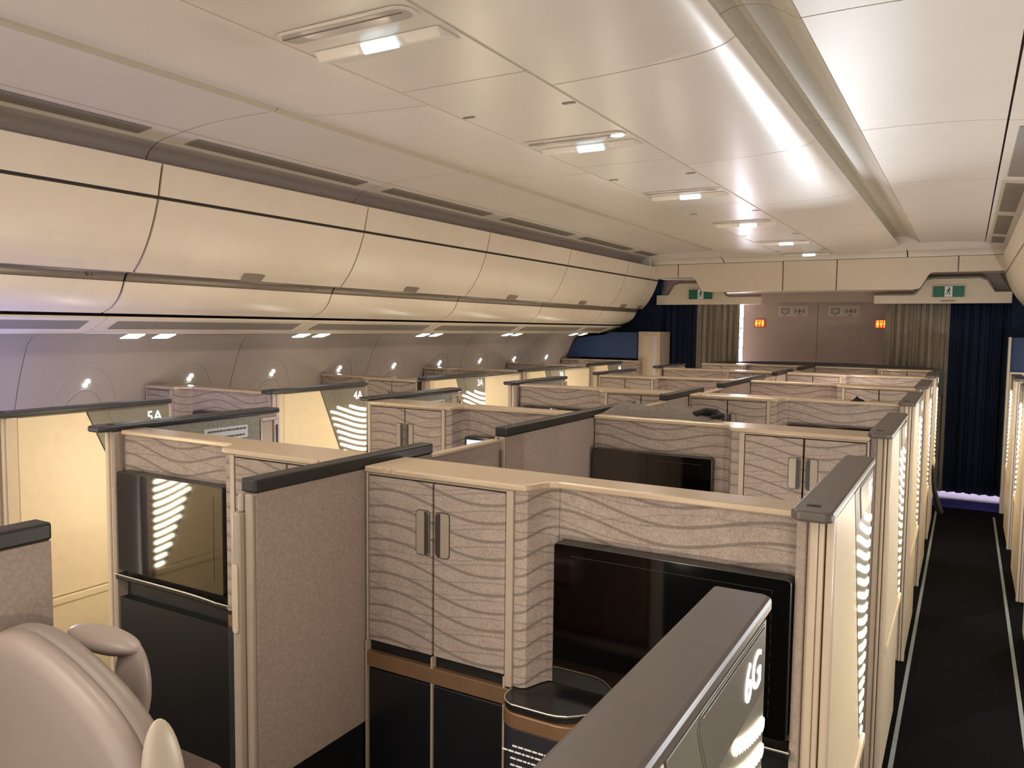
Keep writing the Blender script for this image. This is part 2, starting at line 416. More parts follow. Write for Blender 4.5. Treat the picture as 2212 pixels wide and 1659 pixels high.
def cabinet(k, X, m, w, T, label, text=False):
    d = cached(('unit', m, w, T, text), lambda: unit_meshes(m, w, T, text))
    t = thing('suite_cabinet', label, 'cabinet', (X, ry(k), 0), 'cabinets between the suites')
    def p(n, nm, par=t): me, bv, sg = d[n]; return put(nm, me, par, bev=bv, seg=sg)
    l = p('ledge', 'ledge'); p('clips', 'clip', l); p('carcass', 'carcass'); p('frame', 'frame')
    for i in (0, 1):
        dr = p('door%d' % i, 'door'); h = p('handle%d' % i, 'handle', dr); p('recess%d' % i, 'recess', dr); p('hole%d' % i, 'recess', dr)
        p('low%d' % i, 'lower_door')
    for n in ('column', 'panel', 'base', 'bronze_strip', 'seam', 'footwell'): p(n, n)
    tr_ = p('tray', 'tray'); p('tray_edge', 'edge', tr_)
    c = p('console', 'console'); p('console_strip', 'console_strip', c)
    if text:
        b = MB(m); rnd = random.Random(11)
        for i, (zz, half) in enumerate(((.700, .050), (.687, .075), (.672, .055), (.657, .055), (.646, .048), (.635, .062), (.622, .032), (.612, .034), (.597, .035), (.581, .034), (.566, .034), (.551, .05), (.541, .05), (.531, .06))):
            u = w+.088-half
            while u < w+.088+half:
                e = min(u+rnd.uniform(.006, .018), w+.088+half)
                a = .046+.0; b.box(u, e, -.0712, -.0700, zz-.0017, zz+.0017); u = e+.0025
        b.box(w+.03, w+.165, -.0712, -.07, .6045, .6055)
        put('print', b.mesh('print', M['white']), c, label='small white lines of print')
    return t
TW = 1.018; W0 = .43
for k in range(0, 6):
    odd = k % 2
    far = 'in the front row' if k == 5 else '%s from the camera' % ORD[k]
    if odd:
        cabinet(k, -.262, -1, W0, TW, 'wave patterned cabinet right of centre divider, doors beside right aisle, %s' % far)
        cabinet(k, -2.378, 1, W0, TW, 'wave patterned cabinet left of centre divider, doors beside left aisle, %s' % far)
    else:
        cabinet(k, -1.28, 1, W0, TW, 'wave patterned cabinet right of centre divider, doors beside the divider, %s' % far, text=(k == 0))
        cabinet(k, -1.345, -1, W0, TW, 'wave patterned cabinet left of centre divider, doors beside the divider, %s' % far)
for k in range(1, 6):
    if k % 2: cabinet(k, -4.0, 1, .23, .908, 'wave patterned window suite cabinet, screen side at left aisle, behind the %s wall' % ('5A' if k == 1 else '3A' if k == 3 else '1A'))
    else: cabinet(k, -3.092, -1, W0, .90, 'wave patterned window suite cabinet, doors at left aisle, behind the %s wall' % ('4A' if k == 2 else '2A'))

# screens
def monitor_meshes(m, x0, x1, lit):
    z0, z1 = .805, 1.127; d = {}
    b = MB(m); b.prism([((x0+x1)/2+p[0], (z0+z1)/2+p[1]) for p in rrect(x1-x0, z1-z0, .010)], 'y', .040, .0795); d['casing'] = b.mesh('casing', M['bezel'])
    b = MB(m); b.box(x0+(.012 if lit else .040), x1-.036, .0385, .0399, z0+.042, z1-(.014 if lit else .026)); d['screen'] = b.mesh('screen', M['bluescreen'] if lit else M['glass'])
    b = MB(m); b.prism([((x0+x1)/2+p[0], (z0+z1)/2+p[1]) for p in rrect(x1-x0-.006, z1-z0-.006, .008)], 'y', .0393, .0399); d['bezel'] = b.mesh('bezel', M['glass'])
    return d
def monitor(k, X, m, x0, x1, label, lit=False):
    d = cached(('mon', m, x0, x1, lit), lambda: monitor_meshes(m, x0, x1, lit))
    t = thing('seat_monitor', label, 'screen', (X, ry(k), 0), 'screens of the seat suites')
    put('casing', d['casing'], t, bev=.002); put('bezel', d['bezel'], t)
    put('screen', d['screen'], t, label='screen glowing violet blue' if lit else None)
monitor(0, -1.28, 1, .505, 1.012, 'large dark screen behind the 6G wall in the right foreground')
monitor(0, -1.345, -1, .505, 1.005, 'large screen at left mirroring golden wave lights')
monitor(1, -.262, -1, .530, 1.010, 'dark screen of the second row of right middle suites')
monitor(1, -2.378, 1, .4995, .985, 'screen glowing violet blue left of the centre divider', lit=True)
monitor(2, -1.28, 1, .505, 1.012, 'dark screen top edge below the third right cabinet ledge')
monitor(2, -1.345, -1, .505, 1.005, 'dark screen top edge below the third left middle cabinet ledge')
monitor(1, -4.0, 1, .34, .88, 'dark screen of the window suite behind the 5A wall')

# dividers between the middle suites
def divider_meshes(y0, y1, y2):
    d = {}
    b = MB(); b.box(-.022, .022, y0, y1, 1.2455, 1.2755); d['cap'] = b.mesh('cap', M['cap'])
    b = MB(); b.box(-.017, .019, y0+.004, y1, .595, 1.245); d['fabric_panel'] = b.mesh('fabric_panel', M['fabric'])
    b = MB(); b.box(-.015, .017, y0+.004, y2, .0, .5945); d['base'] = b.mesh('base', M['dark'])
    b = MB(); b.box(-.002, .019, y0-.008, y0+.0035, .02, 1.2445); b.box(-.026, -.0035, y0-.022, y0+.0035, .02, 1.205); b.box(-.016, -.0035, y0-.014, y0+.0035, 1.2055, 1.2445)
    d['end_post'] = b.mesh('end_post', M['frame'])
    b = MB(); b.prism([(-.0145+p[0], 1.02+p[1]) for p in rrect(.017, .15, .008)], 'y', y0-.026, y0-.0225); d['handle'] = b.mesh('handle', M['post'])
    b = MB(); b.box(-.010, .012, y1+.0005, y2, .595, 1.232); d['low_panel'] = b.mesh('low_panel', M['fabric'])
    b = MB(); b.box(-.014, .016, y1+.0005, y2, 1.2325, 1.240); d['top_trim'] = b.mesh('top_trim', M['ledge'])
    return d
for k in range(-1, 6):
    rng = (-.62, .54, .935) if k % 2 else (-.35, .29, .665)
    if k == 5: rng = (-.62, .155, .156)
    if k == -1: rng = (-.62, .54, .541)
    d = cached(('div', rng), lambda: divider_meshes(*rng))
    t = thing('centre_divider', ('taupe felt divider with black cap between middle suites, %s' % ('at left photo edge' if k < 0 else 'front row' if k == 5 else ORD[k]+' beyond the edge one')), 'divider', (-1.304, ry(k), 0), 'dividers between the middle suites')
    put('cap', d['cap'], t, bev=.005); put('fabric_panel', d['fabric_panel'], t, bev=.003)
    put('base', d['base'], t); e = put('end_post', d['end_post'], t, bev=.004); put('handle', d['handle'], e, bev=.0015)
    if -1 < k < 5: lp = put('low_panel', d['low_panel'], t); put('trim', d['top_trim'], lp, bev=.001)

# console in front of the first row
t = thing('front_console', 'wide taupe console with black curved back lip ahead of the first row', 'console', (-1.32, ry(5)+.16, 0))
pts = [(-1.12, .29), (-.9, .30), (-.4, .32), (0, .33), (.4, .32), (.9, .30), (1.115, .29)]
b = MB(); b.prism([(-1.05, 0.)]+[(-1.05, .28)]+[(x*.94, y-.01) for x, y in pts]+[(1.05, .28), (1.05, 0.)], 'z', 0, 1.236); put('body', b.mesh('body', M['frame']), t)
b = MB(); b.prism([(-1.05, 0.001), (-1.05, .27)]+[(x*.94, y-.012) for x, y in pts]+[(1.05, .27), (1.05, 0.001)], 'z', 1.2365, 1.250); put('top', b.mesh('top', M['capbrown']), t, bev=.003)
b = MB(); n = 24; prof = []
for i in range(n+1):
    x = -1.14+2.28*i/n; prof.append((x, 1.245+.034*math.cos(min(1, abs(x)/1.14)*PI/2)**.7))
b.prism([(-1.14, 1.0)]+prof+[(1.14, 1.0)], 'y', .345, .365); put('back_lip', b.mesh('back_lip', M['capdark']), t, bev=.003)

# ------------------------------------------------------------------ seat in the near suite
def arch(scale=1., dz=0., cx=-1.045, cz=.80):
    pts = [(-1.262, .50), (-1.268, .80), (-1.262, 1.05), (-1.245, 1.115), (-1.205, 1.148), (-1.15, 1.163), (-1.10, 1.162), (-1.035, 1.147), (-.968, 1.122), (-.92, 1.096), (-.88, 1.06), (-.855, 1.0), (-.845, .90), (-.842, .70), (-.842, .50)]
    return [(cx+(x-cx)*scale, cz+(z-cz)*scale+dz) for x, z in pts]
smooth_arch = spline
seat = thing('airline_chair', 'beige hard shell seat in the near suite at the lower left corner', 'seat', (-1.045, .60, 0))
def ring(y, s, dz=0.): return [(x+1.045, y-.60, z) for x, z in smooth_arch(arch(s, dz))]
b = MB(); b.loft([ring(.570, .50), ring(.5705, .80), ring(.572, .93), ring(.576, .968), ring(.586, .99), ring(.605, 1.)]); put('shell', b.mesh('shell', M['shell'], True), seat)
b = MB(); b.loft([ring(.6055, .99), ring(.606, 1.003), ring(.628, 1.004), ring(.636, .99), ring(.637, .9)]); put('rim', b.mesh('rim', M['rim'], True), seat, label='brown rim round the shell')
b = MB(); b.loft([ring(.6375, .86), ring(.655, .83), ring(.662, .78), ring(.664, .7)]); put('backrest', b.mesh('backrest', M['leather'], True), seat)
# headrest ears
def ear(cx, cy, cz, rx, ry_, rz, name, mat, tilt):
    b = MB(); rings = []
    for i in range(19):
        f = i/18; a = -PI/2+PI*f; r = max(.04, math.cos(a))
        rings.append([(cx+1.045+rx*r*math.cos(q)+tilt*math.sin(a)*rz, cy-.60+ry_*r*math.sin(q), cz+rz*math.sin(a)) for q in [2*PI*j/28 for j in range(28)]])
    b.loft(rings); return put(name, b.mesh(name, mat, True), seat)
ear(-.862, .62, 1.005, .017, .030, .092, 'headrest_wing', M['cream'], -.12)
ear(-.888, .588, .955, .045, .022, .085, 'headrest_cushion', M['cream'], -.25)
ear(-1.165, .735, 1.100, .085, .030, .018, 'headrest_wing', M['shell'], 0.)
ear(-1.100, .740, 1.040, .036, .020, .072, 'headrest_wing', M['shell'], .0)
b = MB(); b.box(-.13, .005, .17, .27, .78, .868); put('armrest', b.mesh('armrest', M['leather']), seat, bev=.02, seg=3)
b = MB(); b.box(-.19, .19, .15, .55, .36, .50); put('seat_cushion', b.mesh('seat_cushion', M['leather']), seat, bev=.04, seg=3)
b = MB(); b.box(-.17, .17, -.06, .50, .0, .36); put('seat_base', b.mesh('seat_base', M['dark']), seat, bev=.01)

# ------------------------------------------------------------------ loose things
bl = thing('blanket', 'rumpled grey blanket lying on the ledge behind the fourth row cabinet', 'blanket', (-1.06, ry(1)+.17, 1.256))
bm_ = MB(); nx, ny = 46, 14; vs = []; rnd = random.Random(5)
for j in range(ny+1):
    for i in range(nx+1):
        u = i/nx; v = j/ny; x = -.21+.44*u; y = -.055+.17*v
        e = min(1, 6*u, 5*(1-u))**.6*min(1, 5*v, 5*(1-v))**.6
        hgt = e*(.034+.008*math.sin(5*u+3*v)+.0055*math.sin(17*u-6*v+1)+.0035*math.sin(29*u+9*v)+.002*math.sin(47*u-15*v))
        vs.append((x, y+.01*math.sin(11*u), .0006+hgt))
fs = [(j*(nx+1)+i, j*(nx+1)+i+1, (j+1)*(nx+1)+i+1, (j+1)*(nx+1)+i) for j in range(ny) for i in range(nx)]
nb = len(vs); vs += [(x, y, .0005) for x, y, z in vs[:]]
fs += [tuple(nb+i for i in f[::-1]) for f in fs[:]]
bm_.add(vs, fs); put('cloth', bm_.mesh('cloth', M['blanket'], True, recalc=False), bl)
bm_ = MB(); bm_.tube([(.17, -.04, .022), (.20, .0, .030), (.235, .03, .024), (.262, .0, .014), (.235, -.035, .016)], [.012, .016, .016, .012, .008], 8); put('dark_hem', bm_.mesh('dark_hem', M['black'], True), bl, label='dark rolled end')
bm_ = MB(); bm_.prism([(-.03, 0), (-.012, .012), (-.004, .024), (.006, .013), (.03, .004), (.032, 0)], 'y', -.012, .012)
tag(put('headset', bm_.mesh('headset', M['black'], True), None, (-.46, ry(2)+.11, 1.2562)), 'small black headset lying on the third right cabinet ledge', 'headset')
jk = thing('hanging_jacket', 'black jacket hanging low out of a suite doorway into the right aisle', 'jacket', (-.175, 6.30, 0))
bm_ = MB(); rings = []
for i in range(10):
    f = i/9; z = .66-.38*f; w = .010+.035*f
    rings.append([(.0+.055*f*f+w*.55*math.cos(q), .0+.25*f+w*1.6*math.sin(q)*(1+.15*math.sin(3*q)), z) for q in [2*PI*j/14 for j in range(14)]])
bm_.loft(rings); put('cloth', bm_.mesh('cloth', M['black'], True), jk)

# ------------------------------------------------------------------ ceiling
CX = -1.362; NR = range(-1, 6)
YE = 8.05
def segs(first, y_end=YE, lo=.25):
    out = []; y = first
    while y > lo: y -= P
    while y < y_end:
        a = max(y, lo); c = min(y+P, y_end); out.append((a, c)); y += P
    return out
ceil = sroot('ceiling')
G = .003
def strips(name, prof, first, mat, t=.012, g=G, smooth=False, parent=ceil, y_end=YE):
    for a, c in segs(first, y_end):
        b = MB(); b.prism(thick(spline(prof) if len(prof) > 2 else prof, t), 'y', a+g, c-g)
        put(name, b.mesh(name, mat, 'auto'), parent)
def mirx(prof): return [(2*CX-x, z) for x, z in prof][::-1]
# profiles run right to left so the thickness grows upwards
centre = [(-1.585, 2.337), (-1.140, 2.337)]
sideR = [(-1.126, 2.337), (-1.0, 2.339), (-.85, 2.345), (-.75, 2.351), (-.68, 2.357), (-.63, 2.366), (-.60, 2.376), (-.578, 2.389)]
slotR = [(-.64, 2.440), (-.615, 2.458), (-.58, 2.467), (-.54, 2.466), (-.50, 2.456), (-.46, 2.434), (-.43, 2.414), (-.411, 2.404)]
outR = [(-.408, 2.404), (-.25, 2.405), (-.05, 2.400), (.090, 2.388)]
ventR = [(.097, 2.386), (.20, 2.374), (.262, 2.362), (.315, 2.334), (.342, 2.30), (.350, 2.26), (.352, 2.20)]
strips('centre_panel', centre, 2.035, M['ceil'])
strips('cove_panel', sideR, 2.186, M['ceil']); sideL = [(-2.272, 2.423), (-2.235, 2.400), (-2.19, 2.383), (-2.10, 2.364), (-1.98, 2.354), (-1.85, 2.346), (-1.72, 2.340), (-1.598, 2.337)]
strips('cove_panel', sideL, 2.186, M['ceil'])
strips('light_trough', slotR, 2.19, M['slot'], g=.002); strips('light_trough', mirx(slotR), 2.19, M['slot'], g=.002)
strips('outer_panel', outR, 2.182, M['ceil2']); strips('outer_panel', mirx(outR), 2.182, M['ceil2'])
strips('vent_panel', ventR[:3], 2.182, M['ceil2']); strips('vent_panel', mirx(ventR[:3]), 2.182, M['ceil2'])
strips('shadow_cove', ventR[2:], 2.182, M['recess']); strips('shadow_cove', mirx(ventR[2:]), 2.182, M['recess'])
b = MB(); b.box(-4.3, 1.6, .25, 9.4, 2.48, 2.52); put('roof', b.mesh('roof', M['recess']), ceil)
b = MB()
for x0, x1 in ((-1.600, -1.587), (-1.138, -1.124)): b.box(x0, x1, .26, YE, 2.340, 2.352)
put('seam', b.mesh('seam', M['slot']), ceil)
# transition above the header
tr = [(8.05, 2.337), (8.10, 2.335), (8.155, 2.322), (8.19, 2.300), (8.195, 2.29)]
for x0, x1 in ((-3.0, -2.22), (-2.21, -.52), (-.51, .28)):
    b = MB(); b.prism(thick(tr, .012), 'x', x0, x1); put('transition_panel', b.mesh('transition_panel', M['ceil2']), ceil)
b = MB(); b.box(-3.05, .33, 8.052, 8.10, 2.345, 2.48); put('end_panel', b.mesh('end_panel', M['ceil2']), ceil)
for xa, xb in ((-3.14, -2.96), (.236, .416)):
    b = MB(); b.box(xa, xb, 8.06, 8.09, 2.272, 2.40); put('cove_end', b.mesh('cove_end', M['ceil2']), ceil)
# outlets, signs and tabs per pitch
for i, yy in enumerate([1.52+P*j for j in range(5)]+[7.86]):
    w = ORD[i]
    t = thing('oxygen_hatch', 'ceiling hatch with dark slot and lit sign, %s from the camera' % w, 'ceiling fitting', (CX, yy, 2.337), 'hatches along the ceiling')
    b = MB(); o_ = rrect(.424, .082, .040, 8); b.prism(o_, 'z', -.006, -.0005); put('slot_rim', b.mesh('slot_rim', M['ceil']), t, bev=.002)
    b = MB(); b.prism(rrect(.400, .060, .029, 8), 'z', -.0068, -.0061); put('slot', b.mesh('slot', M['recess']), t)
    b = MB(); b.prism([(-.20, -.010), (.185, -.010), (.185, -.0075), (-.20, -.0075)], 'z', -.0085, -.0069)
    put('lens', b.mesh('lens', M['rail']), t)
    b = MB(); b.prism([(.105, -.0005), (.128, -.0225), (.134, -.0225), (.215, -.0005)], 'x', -.205, .205); put('housing', b.mesh('housing', M['ceil']), t, bev=.004)
    b = MB(); b.prism([(.1045, -.0075), (.120, -.0270), (.127, -.0270), (.1115, -.0075)], 'x', -.040, .072); s = put('sign', b.mesh('sign', M['sign']), t, label='lit pale blue sign')
    b = MB(); b.prism([(.1065, -.013), (.112, -.0205), (.110, -.0205), (.1045, -.013)], 'x', -.008, .034); put('pictogram', b.mesh('pictogram', M['signmark']), s)
    for sx in (-1, 1):
        b = MB(); b.box(sx*.195-.022, sx*.195+.022, .853, .868, -.003, -.0005); put('tab', b.mesh('tab', M['rail']), t)
    if i == 1:
        b = MB(); b.disc((.178, 0, -.0092), .026, 'z', 12, .8); put('lamp', b.mesh('lamp', M['amberlamp']), t, label='small lit white lamp')
# vent grilles
def vents(right, n0, n1):
    for j in range(n0, n1):
        ys = 2.182+P*j
        a, c = ys+.10, ys+P-.12
        if c > YE: c = YE-.05
        prof = [(.135, 2.3815), (.225, 2.3705)]
        if not right: prof = mirx(prof)
        b = MB(); b.prism(thick([(x, z-.0035) for x, z in prof], .003), 'y', 0, c-a)
        w = ORD[j-n0]
        tag(put('air_vent', b.mesh('air_vent', M['ventL']), None, (0, a, 0)), 'long slatted air vent above the %s lockers, %s from the camera' % ('right' if right else 'left', w), 'air vent', 'air vents along the ceiling edge')
vents(False, -1, 5); vents(True, 1, 5)

# ------------------------------------------------------------------ overhead lockers
up = [(-2.955, 2.269), (-2.972, 2.20), (-2.985, 2.138)]
dr = [(-2.989, 2.124), (-3.024, 2.03), (-3.066, 1.947), (-3.113, 1.878), (-3.163, 1.826)]
rl = [(-3.165, 1.826), (-3.196, 1.824), (-3.216, 1.816), (-3.228, 1.799), (-3.232, 1.786)]
lo = [(-3.234, 1.783), (-3.266, 1.724), (-3.316, 1.680), (-3.362, 1.659), (-3.402, 1.645)]
ps = [(-3.414, 1.622), (-3.482, 1.594), (-3.548, 1.566), (-3.607, 1.552)]
body = [(-2.975, 2.262), (-3.000, 2.132), (-3.040, 2.035), (-3.082, 1.953), (-3.128, 1.890), (-3.175, 1.845), (-3.218, 1.836), (-3.242, 1.812), (-3.252, 1.795), (-3.285, 1.738), (-3.328, 1.696), (-3.375, 1.671), (-3.425, 1.655), (-4.1, 1.655), (-4.1, 2.262)]
def thickL(prof, t):
    o_ = thick(prof, t); return o_
BY = [.8665, 2.18, 3.4935, 4.807, 6.12, 7.45, 8.12, 8.40]
def locker(a, c, right, label, latch_y, txt=None):
    s = -1 if right else 1
    t = thing('overhead_locker', label, 'overhead locker', (CX, a, 0), 'overhead lockers')
    L = c-a
    def mk(name, prof, mat, th, g=.0055, bev=.0, smooth=False, par=t):
        b = MB(s); b.prism([(x-CX, z) for x, z in thick(spline(prof, 4), -th)], 'y', g, L-g); return put(name, b.mesh(name, mat, 'auto'), par, bev=bev)
    b = MB(s); b.prism([(x-CX, z) for x, z in body], 'y', .0005, L-.0005); put('casing', b.mesh('casing', M['bindark']), t)
    mk('upper_panel', up, M['bin'], .010); d_ = mk('door', dr, M['bin'], .012); mk('lower_panel', lo, M['bin'], .010)
    r_ = mk('handle_rail', rl, M['rail'], .008, .006); 
    mk('rail_top', [(-3.163, 1.8275), (-3.196, 1.8265)], M['bin'], -.004, .006, par=r_)
    if latch_y is not None:
        b = MB(s); q = [(-3.128-CX, 1.8525), (-3.158-CX, 1.8245)]
        b.prism(thick(q, .003), 'y', latch_y-.065, latch_y+.065); put('latch', b.mesh('latch', M['latch']), d_)
    if txt:
        put('row_print', text_mesh(txt, .028, M['inkdark']), r_, (s*(-3.222-CX)+.004*s, L-.17, 1.806), (1.05, 0, PI/2 if s > 0 else -PI/2))
    return t
for i in range(7):
    a, c = BY[i], BY[i+1]
    locker(a, c, False, 'cream overhead locker above the left window suites, %s from the camera' % ORD[i], (c-a)*.49 if c-a > .5 else (c-a)*.5, '%d 1' % (5-i+1) if i < 6 else None)
for i in range(3, 7):
    a, c = BY[i], BY[i+1]
    locker(a, c, True, 'cream overhead locker above the right window suites at the photo edge, %s along' % ORD[i-3], (c-a)*.5)
# service panels under the left lockers
for right in (False, True):
    s = -1 if right else 1
    for i in range(7):
        if right and i < 3: continue
        a, c = BY[i]+.035, BY[i+1]+.035
        if i == 6: c -= .03
        t = thing('ventilation_panel', 'cream service panel with long grille under the %s lockers, %s from the camera' % ('right' if right else 'left', ORD[i]), 'service panel', (CX, a, 0), 'service panels under the lockers')
        L = c-a
        b = MB(s); b.prism([(x-CX, z) for x, z in thick(spline(ps), -.010)], 'y', .002, L-.002); put('panel', b.mesh('panel', M['bin'], 'auto'), t)
        if L > .5:
            b = MB(s); b.prism([(x-CX, z) for x, z in thick([(-3.444, 1.6112), (-3.528, 1.5735)], .0025)], 'y', .07, L-.07); put('grille', b.mesh('grille', M['ventL']), t)
        b = MB(s); b.tube([(-3.607-CX, .002, 1.5525), (-3.607-CX, L-.002, 1.5525)], .004, 6); put('edge_trim', b.mesh('edge_trim', M['bin'], True), t)
for i, (y1, y2) in enumerate(((2.51, 2.69), (3.68, 3.857), (4.973, 5.146), (6.27, 6.45), (7.68, 7.916))):
    for j, yy in enumerate((y1, y2)):
        b = MB(); b.prism(thick([(-3.632, 1.5460), (-3.700, 1.5260)], .004), 'y', -.047, .047)
        tag(put('reading_light', b.mesh('reading_light', M['undersign']), None, (0, yy, 0)), 'glowing white light under the left lockers, %s of the %s pair from the camera' % (('nearer', 'farther')[j], ORD[i]), 'light', 'white lights under the left lockers')

# ------------------------------------------------------------------ side walls and windows
sw = [(-3.612, 1.549), (-3.72, 1.552), (-3.80, 1.549), (-3.86, 1.532), (-3.905, 1.49), (-3.95, 1.40), (-3.998, 1.283), (-4.06, 1.08), (-4.10, .80), (-4.11, .40), (-4.11, .0)]
def sidewall(right):
    s = -1 if right else 1
    r = sroot('wall_right' if right else 'wall_left', (CX, 0, 0))
    ys = [.25]+[2.12+1.295*j for j in range(-1, 6) if 2.12+1.295*j > .3]+[8.9]
    for a, c in zip(ys[:-1], ys[1:]):
        b = MB(s); b.prism([(x-CX, z) for x, z in thick(sw, -.012)], 'y', a+.002, c-.002)
        put('wall_panel', b.mesh('wall_panel', M['side'], 'auto'), r)
    b = MB(s); b.box(-4.16-CX, -4.13-CX, .25, 8.9, 0, 2.5); put('lining', b.mesh('lining', M['recess']), r)
sidewall(False); sidewall(True)
def wx(z):
    for (x0, z0), (x1, z1) in zip(sw[:-1], sw[1:]):
        if min(z0, z1) <= z <= max(z0, z1) and z0 != z1: return x0+(x1-x0)*(z-z0)/(z1-z0)
    return -4.1
for i, yy in enumerate((1.82, 2.465, 3.104, 3.745, 4.391, 5.03, 5.665, 6.327, 6.98, 7.69)):
    r = sroot('window_%d' % (i+1), (0, yy, 0))
    def ellp(ry2, rz2, cz, off, n=40): return [(wx(cz+rz2*math.sin(2*PI*q/n))+off, ry2*math.cos(2*PI*q/n), cz+rz2*math.sin(2*PI*q/n)) for q in range(n+1)]
    b = MB(); b.tube(ellp(.185, .285, 1.085, .000), .003, 6); put('window_surround', b.mesh('window_surround', M['side'], True), r)
    b = MB(); b.tube(ellp(.125, .205, 1.045, .000), .004, 6); put('window_frame', b.mesh('window_frame', M['side'], True), r)
    e = [(y_, z_) for x_, y_, z_ in ellp(.120, .200, 1.045, 0)[:-1]]
    b = MB(); n = len(e); b.add([(wx(z_)+.004, y_, z_) for y_, z_ in e]+[(wx(1.045)+.004, 0, 1.045)], [(q, (q+1) % n, n) for q in range(n)]); put('shade', b.mesh('shade', M['side']), r)
    b = MB()
    for dz, dy, rr in ((-.010, -.006, .0105), (.011, .005, .0105)):
        x = wx(1.283+dz)+.0075; ring_ = [(x-.006*0, dy+rr*math.cos(2*PI*q/12), 1.283+dz+rr*1.05*math.sin(2*PI*q/12)) for q in range(12)]
        b.loft([[(x-.006, y_, z_) for x_, y_, z_ in ring_], ring_])
    put('daylight_gap', b.mesh('daylight_gap', M['led']), r, label='bright white dots of daylight')

# ------------------------------------------------------------------ floor
b = MB(); b.box(-4.2, 1.5, -8., 8.2, -.05, 0); struct(put('floor', b.mesh('floor', M['carpet'])))
fl2 = sroot('floor_galley')
b = MB(); b.box(-4.2, 1.5, 8.2, 8.62, -.05, 0); put('blue_lit_carpet', b.mesh('blue_lit_carpet', M['bluelitcarpet']), fl2)
b = MB(); b.box(-4.2, 1.5, 8.62, 11, -.05, 0); put('vinyl', b.mesh('vinyl', M['vinyl']), fl2)
for x, w in ((-.176, 'left'), (.266, 'right')):
    b = MB(); b.box(-.008, .008, .6, 7.95, .0002, .003)
    tag(put('floor_path_strip', b.mesh('floor_path_strip', M['strip']), None, (x, 0, 0)), 'pale green escape path strip along the %s edge of the aisle floor' % w, 'floor strip', 'escape path strips on the aisle floor')

# ------------------------------------------------------------------ front of the cabin
wb = sroot('wall_back', (0, 0, 0))
b = MB(); b.box(-2.195, -1.408, 9.0, 9.06, 0, 2.06); b.box(-1.402, -.50, 9.0, 9.06, 0, 2.06); b.box(-2.2, -.5, 8.83, 9.0, 2.05, 2.08); put('bulkhead', b.mesh('bulkhead', M['bulk']), wb, bev=.002)
b = MB(); b.box(-1.41, -1.40, 9.01, 9.05, 0, 2.06); put('joint', b.mesh('joint', M['recess']), wb)
b = MB(); b.box(-4.2, 1.5, 10.6, 10.65, 0, 2.5); put('galley_wall', b.mesh('galley_wall', M['vinyl']), wb)
b = MB(); b.box(-4.2, -3.02, 8.62, 8.68, 0, 2.3); b.box(.34, 1.5, 8.62, 8.68, 0, 2.3); put('blue_side', b.mesh('blue_side', M['curblue']), wb)
hd = sroot('trim_1', (0, 0, 0))
def hcurve(xa, za, xb, zb, n=8):
    return [(xa+(xb-xa)*i/n, za+(zb-za)*(3*(i/n)**2-2*(i/n)**3)) for i in range(n+1)]
for poly in ([(-3.02, 2.288), (-3.02, 2.15), (-2.705, 2.15), (-2.705, 2.288)],
             [(-2.695, 2.288), (-2.695, 2.148)]+[(-2.56, 2.148)]+hcurve(-2.54, 2.146, -2.42, 2.0)+[(-2.35, 1.992), (-1.628, 1.992), (-1.628, 2.288)],
             [(-1.618, 2.288), (-1.618, 1.992), (-1.128, 1.992), (-1.128, 2.288)],
             [(-1.118, 2.288), (-1.118, 1.992), (-.46, 1.992)]+hcurve(-.42, 1.998, -.31, 2.143)+[(-.29, 2.145), (-.107, 2.146), (-.107, 2.288)],
             [(-.097, 2.288), (-.097, 2.146), (.27, 2.148), (.27, 2.288)]):
    b = MB(); b.prism(poly, 'y', 8.20, 8.225); put('header_panel', b.mesh('header_panel', M['header']), hd, bev=.004)
b = MB()
for xs, zb_ in ((-2.70, 2.152), (-1.623, 1.994), (-1.123, 1.994), (-.102, 2.148)): b.box(xs-.012, xs+.012, 8.2256, 8.2292, zb_, 2.288)
put('seam_backing', b.mesh('seam_backing', M['recess']), hd)
b = MB(); b.box(-4.2, 1.5, 8.79, 8.83, 1.90, 2.5); put('light_block', b.mesh('light_block', M['bulk']), wb)  # added to block galley light leaking above the curtains
b = MB(); b.box(-3.02, .28, 8.23, 8.785, 2.16, 2.20); b.box(-2.34, -.47, 8.2295, 8.785, 2.0, 2.06); put('soffit', b.mesh('soffit', M['header']), hd)
b = MB(); b.box(-3.02, .28, 8.2, 8.226, 2.2885, 2.296); put('shadow_joint', b.mesh('shadow_joint', M['bindark']), hd)
# exit boards
def exit_board(right, label):
    s = -1 if right else 1
    t = thing('exit_board', label, 'sign board', (CX, 8.56, 0), 'exit boards over the aisle ends')
    q = [(-3.06, 1.874), (-1.905, 1.874), (-1.905, 1.958), (-2.25, 1.958)]+hcurve(-2.25, 1.958, -2.37, 2.10)[1:]+[(-2.42, 2.112), (-2.80, 2.112), (-2.86, 2.09), (-2.93, 1.98), (-3.06, 1.98)]
    b = MB(s); b.prism([(x-CX, z) for x, z in q], 'y', 0, .045); put('board', b.mesh('board', M['header']), t, bev=.004)
    rail_ = [(-1.91-CX, -.005, 1.966), (-2.23-CX, -.005, 1.966)]+[(x-CX, -.005, z+.008) for x, z in hcurve(-2.25, 1.96, -2.37, 2.10)]+[(-2.42-CX, -.005, 2.118), (-2.80-CX, -.005, 2.118), (-2.865-CX, -.005, 2.09), (-2.93-CX, -.005, 1.985)]
    b = MB(s); b.tube(rail_, .012, 8); put('curtain_rail', b.mesh('curtain_rail', M['rail'], True), t)
    return t
exit_board(False, 'cream board with green exit sign over the left aisle end')
exit_board(True, 'cream board with green exit sign over the right aisle end')
